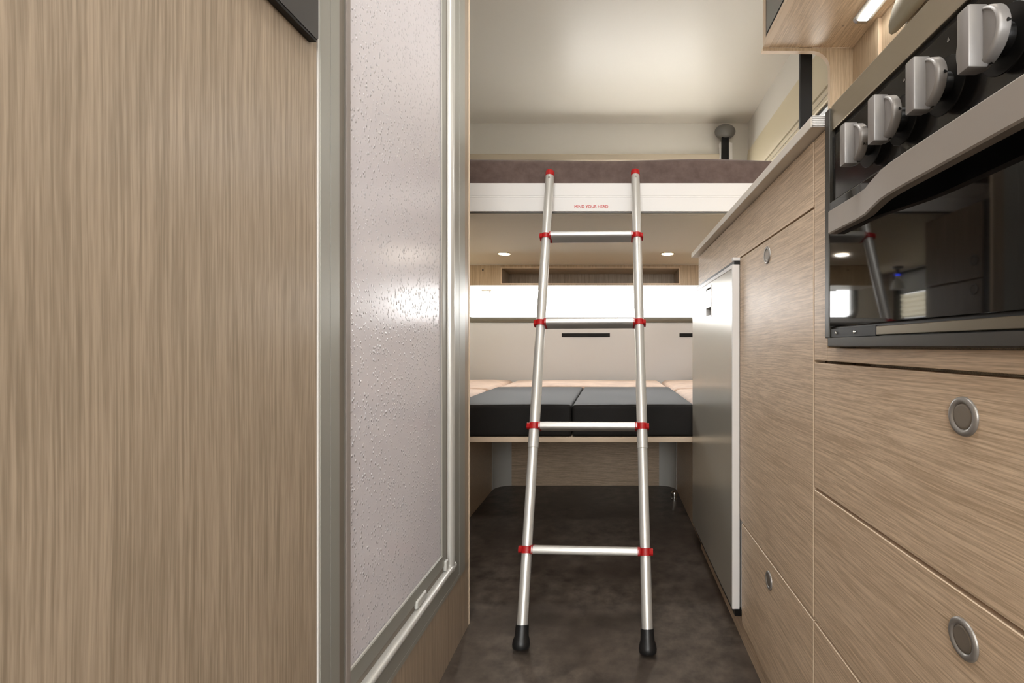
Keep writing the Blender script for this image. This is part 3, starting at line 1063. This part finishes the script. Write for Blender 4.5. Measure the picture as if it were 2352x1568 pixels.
for x, lab in ((-.508, 'lit downlight in the bunk underside on the shower side of the ladder'), (.27, 'lit downlight in the bunk underside on the fridge side of the ladder')):
    t = thing('downlight', lab, 'downlight', (x, 2.283, 1.13), 'downlights under the bunk')
    MB().lathe([(0, .034), (.0022, .033), (.003, .030), (.001, .0275)], (x, 2.283, 1.13), (0, 0, -1), 32, cap=False).build('bezel', M['cream_plastic'], t, smooth=50)
    MB().lathe([(.0012, .0278), (.004, .026), (.0055, .018), (.006, 0)], (x, 2.283, 1.13), (0, 0, -1), 32, cap=False).build('lens', M['warm_led'], t, smooth=60)
    area_light('downlight_glow', (x, 2.283, 1.1225), (0, 0, 0), .05, .05, 1.1, (1, .92, .82), shape='DISK')

# ------------------------------------------------------------------ rear locker with an open niche
LY = 2.60
t = thing('rear_locker', 'oak rear locker with a long open niche above the lounge window', 'locker', (-.14, LY, 1.02))
lz0, lz1, nz0, nz1, nx0, nx1 = 1.0185, 1.128, 1.030, 1.1105, -.593, .371
lf = MB()
lf.box(-.86, nx0, LY, LY + .016, lz0, lz1)
lf.box(nx1, XR - .01, LY, LY + .016, lz0, lz1)
lf.box(nx0, nx1, LY, LY + .016, lz0, nz0)
lf.box(nx0, nx1, LY, LY + .016, nz1, lz1)
lf.build('front_board', M['oak_v2'], t)
MB().frame((0, 1, 0, 1), [(0, (0, 0, 0, 0)), (0, (.1, .1, .1, .1))]).bm.free()
ni = MB()
ni.box(nx0 - .012, nx1 + .012, LY + .200, LY + .212, nz0 - .005, nz1 + .005)
ni.build('niche_back', M['oak_v'], t)
MB().box(nx0 - .012, nx1 + .012, LY + .0165, LY + .199, nz1, nz1 + .008).build('niche_top', M['oak_x'], t)
MB().box(nx0 - .012, nx0, LY + .0165, LY + .199, nz0, nz1).build('niche_side', M['oak_v'], t)
MB().box(nx1, nx1 + .012, LY + .0165, LY + .199, nz0, nz1).build('niche_side', M['oak_v'], t)
MB().box(-.86, XR - .01, LY + .0165, LY + .212, lz0, nz0 - .0005).build('bottom_panel', M['white'], t)
ee = MB()
ee.box(nx0 - .004, nx1 + .004, LY - .0008, LY + .001, nz1, nz1 + .004)
ee.box(nx0 - .004, nx1 + .004, LY - .0008, LY + .001, nz0 - .004, nz0)
ee.box(nx0 - .004, nx0, LY - .0008, LY + .001, nz0, nz1)
ee.box(nx1, nx1 + .004, LY - .0008, LY + .001, nz0, nz1)
ee.build('edge_strip', M['edge'], t)
MB().lathe([(0, .005), (.001, .0045), (.001, 0)], (-.695, LY, 1.102), (0, -1, 0), 14).build('screw_cap', M['charcoal'], t)

# reading lamp hanging in the rear corner (seen mirrored in the oven glass)
t = thing('reading_lamp', 'small reading lamp with a frosted shade, mirrored in the oven glass', 'lamp', (-1.0, 2.66, 1.13))
MB().lathe([(0, .028), (.012, .026), (.014, .010), (.05, .008)], (-1.0, 2.66, 1.13), (0, 0, -1), 24).build('mount', M['grey_plastic'], t, smooth=40)
MB().lathe([(0, .011), (.012, .011)], (-1.0, 2.66, 1.088), (0, 0, -1), 18).build('indicator', M['blue_led'], t)
MB().lathe([(0, .012), (.02, .015), (.03, .024), (.075, .036)], (-1.0, 2.66, 1.078), (0, 0, -1), 28, cap=False).build('shade', M['frost'], t, smooth=40)

# ------------------------------------------------------------------ lounge: benches, board, cushions
BL, BR, BB, BH = -.567, .315, 2.366, .3655
sb_ = []
for x0, x1, y0, lab in ((XL, BL, 1.70, 'low lounge bench base with a grey rounded corner, behind the shower cubicle'), (BR, XR, 1.66, 'low lounge bench base with a grey rounded corner, behind the fridge')):
    t = thing('lounge_bench', lab, 'bench', ((x0 + x1) / 2, 2.0, 0))
    MB().box(x0, x1, y0, BB, 0, BH).build('base', M['oak_x'], t)
    sb_.append(t)
t = thing('lounge_bench', 'low oak bench base across the rear, under the tan cushions', 'bench', (-.126, 2.6, 0))
MB().box(XL, XR, BB + .0008, YB, 0, BH).build('base', M['oak_x'], t)
for s, x, t in ((1, BL, sb_[0]), (-1, BR, sb_[1])):
    q = .077
    outline = [(x + s * (q - q * math.sin(math.radians(a))), BB - q + q * math.cos(math.radians(a))) for a in range(9, 82, 9)] + [(x + s * .0004, BB - .0006)]
    outline = [(x + s * q, BB - .0001)] + outline[:-1] + [(x + s * .0001, BB - q)] + outline[-1:]
    MB().prism(outline, 2, 0, BH - .020).build('corner_profile', M['grey_round'], t, smooth=30)
    MB().box(x + (0 if s > 0 else -.0022), x + (.0022 if s > 0 else 0), BB - q - .004, BB - q, 0, BH - .020).build('corner_edge', M['white'], t)

o = MB().box(BL + .0005, BR - .0005, 1.70, BB, .3475, BH, .002).build('bed_board', M['oak_x'], None, edge_mat=M['edge'], face_axis=2)
tag(o, 'thin oak board bridging the benches under the black cushions', 'board')

CT = .480
for (x0, x1, y0, y1, lab, mt, nm, wob) in (
    (-.585, -.1415, 1.706, 2.455, 'black leatherette cushion on the board, on the shower side of the seam', 'leather', 'seat_cushion', .0025),
    (-.1385, .300, 1.706, 2.455, 'black leatherette cushion on the board, on the fridge side of the seam', 'leather', 'seat_cushion', .0025),
    (-.585, .300, 2.460, 2.935, 'tan suede cushion along the rear wall behind the black cushions', 'suede_tan', 'back_cushion', .004),
    (XL + .004, -.590, 1.73, 2.34, 'tan suede bench cushion beside the shower-side black cushion', 'suede_tan', 'bench_cushion', .006),
    (XL + .004, -.590, 2.346, 2.94, 'tan suede cushion in the rear corner on the shower side', 'suede_tan', 'corner_cushion', .006),
    (.305, XR - .004, 1.672, 2.34, 'tan suede bench cushion beside the fridge-side black cushion', 'suede_tan', 'bench_cushion', .006),
    (.305, XR - .004, 2.346, 2.94, 'tan suede cushion in the rear corner on the fridge side', 'suede_tan', 'corner_cushion', .006),
):
    r = .011 if mt == 'leather' else .032
    o = MB().rbox(x0, x1, y0, y1, BH + .0005, CT, r, .003 if mt == 'leather' else .008, 12, wob, hash(lab) % 97 if False else len(lab)).build(nm, M[mt], None, smooth=60)
    tag(o, lab, 'cushion', 'black board cushions' if mt == 'leather' else 'tan lounge cushions')

for x0, x1, lab in ((-.305, -.006, 'black fastening strip on the rear wall seen between the ladder stiles'), (.425, .72, 'black fastening strip on the rear wall cut off by the fridge')):
    o = MB().box(x0, x1, YB - .006, YB - .0036, .756 - .012, .756 + .012, .001).build('fastening_strip', M['black_strap'])
    tag(o, lab, 'strip', 'black strips on the rear wall')

t = thing('floor_catch', 'small chrome door catch standing on the floor near the fridge', 'catch', (.285, 2.15, 0))
MB().lathe([(0, .014), (.005, .014), (.006, .009), (.014, .009), (.016, .013), (.027, .014), (.035, .012), (.041, .007), (.043, 0)], (.285, 2.15, 0), (0, 0, 1), 24).build('post', M['chrome'], t, smooth=40)

# ------------------------------------------------------------------ the ladder
def lerp(a, b, t):
    return a + (b - a) * t


LTOP = (Vector((-.1995, 1.573, 1.2615)), Vector((.0802, 1.573, 1.2635)))
LBOT = (Vector((-.2035, 1.083, 0.0055)), Vector((.0825, 1.066, 0.0055)))
t = thing('ladder', 'telescopic aluminium ladder with red collars leaning on the bunk rail', 'ladder', (-.06, 1.075, 0))
TR = .0138
for s in (0, 1):
    a, b = LTOP[s], LBOT[s]
    d = (b - a)
    Ln = d.length
    d.normalize()
    tj = .6663 * Ln
    st = MB().lathe([(.012, TR - .0005), (.016, TR), (tj - .0008, TR), (tj, TR - .0012), (tj + .0006, TR - .0012), (Ln - .03, TR - .0012)], a, d, 36).build('stile', M['alu'], t, smooth=30)
    MB().lathe([(-.0002, 0), (0, TR * .86), (.0012, TR * 1.0), (.003, TR * 1.04), (.016, TR * 1.05), (.0205, TR * 1.05), (.021, TR * .9)], a, d, 32, cap=False).build('end_cap', M['red'], st, smooth=40)
    nrm = Vector((0, -1, 0)) - d * Vector((0, -1, 0)).dot(d)
    nrm.normalize()
    MB().lathe([(0, .0032), (.0008, .003), (.0012, .0014), (.0012, 0)], a + d * .034 + nrm * (TR - .0003), nrm, 14).build('rivet', M['nickel_dark'], st, smooth=50)
    MB().lathe([(Ln - .048, TR - .001), (Ln - .048, TR + .0012), (Ln - .026, TR + .0022), (Ln - .018, TR + .0050), (Ln - .010, TR + .0066), (Ln - .003, TR + .0056), (Ln + .0005, TR + .0030), (Ln + .0012, 0)], a, d, 32, cap=False).build('foot', M['rubber'], st, smooth=40)

for tr in (.1882, .4044, .6244, .8465):
    pl_ = lerp(LTOP[0], LBOT[0], tr)
    pr_ = lerp(LTOP[1], LBOT[1], tr)
    ddir = (LBOT[0] - LTOP[0]).normalized()
    ax = (pr_ - pl_).normalized()
    up = -ddir
    fwd = ax.cross(up).normalized()
    if fwd.y > 0:
        fwd = -fwd
    # D-shaped tread, nearly square to the stiles
    ang = math.radians(-1)
    f2 = fwd * math.cos(ang) + up * math.sin(ang)
    u2 = up * math.cos(ang) - fwd * math.sin(ang)
    hw, ht = .0235, .0098
    prof2 = []
    for k in range(24):
        q = 2 * PI * k / 24
        cx_ = math.copysign(abs(math.cos(q)) ** .5, math.cos(q)) * hw
        cy_ = math.copysign(abs(math.sin(q)) ** .5, math.sin(q)) * ht
        prof2.append((cx_, cy_))
    rb = MB()
    g0, g1 = pl_ + ax * (TR + .0008), pr_ - ax * (TR + .0008)
    ra = [rb.bm.verts.new(g0 + f2 * u + u2 * v) for u, v in prof2]
    rc = [rb.bm.verts.new(g1 + f2 * u + u2 * v) for u, v in prof2]
    fs = [rb.bm.faces.new((ra[k], ra[(k + 1) % 24], rc[(k + 1) % 24], rc[k])) for k in range(24)]
    fs += [rb.bm.faces.new(ra), rb.bm.faces.new(rc)]
    bmesh.ops.recalc_face_normals(rb.bm, faces=fs)
    rb.build('rung', M['alu'], t, smooth=40)
    for p, sgn in ((pl_, 1), (pr_, -1)):
        cb = MB()
        n = 36
        prof3 = [(-.0080, TR + .0003), (-.0082, TR + .0022), (-.005, TR + .0019), (0, TR + .0017), (.005, TR + .0019), (.0082, TR + .0022), (.0080, TR + .0003)]
        cb.lathe(prof3, p, ddir, n, cap=False)
        # shoulder that takes the tread
        g = p + ax * sgn * (TR - .003)
        h = p + ax * sgn * (TR + .0042)
        sa = [cb.bm.verts.new(g + f2 * u * .92 + u2 * v * 1.02) for u, v in prof2]
        sb = [cb.bm.verts.new(h + f2 * u * 1.03 + u2 * v * 1.06) for u, v in prof2]
        fs = [cb.bm.faces.new((sa[k], sa[(k + 1) % 24], sb[(k + 1) % 24], sb[k])) for k in range(24)]
        fs += [cb.bm.faces.new(sa), cb.bm.faces.new(sb)]
        # lug on the outer side
        la = [cb.bm.verts.new(p - ax * sgn * (TR - .004) + f2 * u * .70 + u2 * v * .72) for u, v in prof2]
        lb = [cb.bm.verts.new(p - ax * sgn * (TR + .0044) + f2 * u * .58 + u2 * v * .88) for u, v in prof2]
        fs += [cb.bm.faces.new((la[k], la[(k + 1) % 24], lb[(k + 1) % 24], lb[k])) for k in range(24)]
        fs += [cb.bm.faces.new(la), cb.bm.faces.new(lb)]
        bmesh.ops.recalc_face_normals(cb.bm, faces=fs)
        cb.build('collar', M['red'], t, smooth=40)
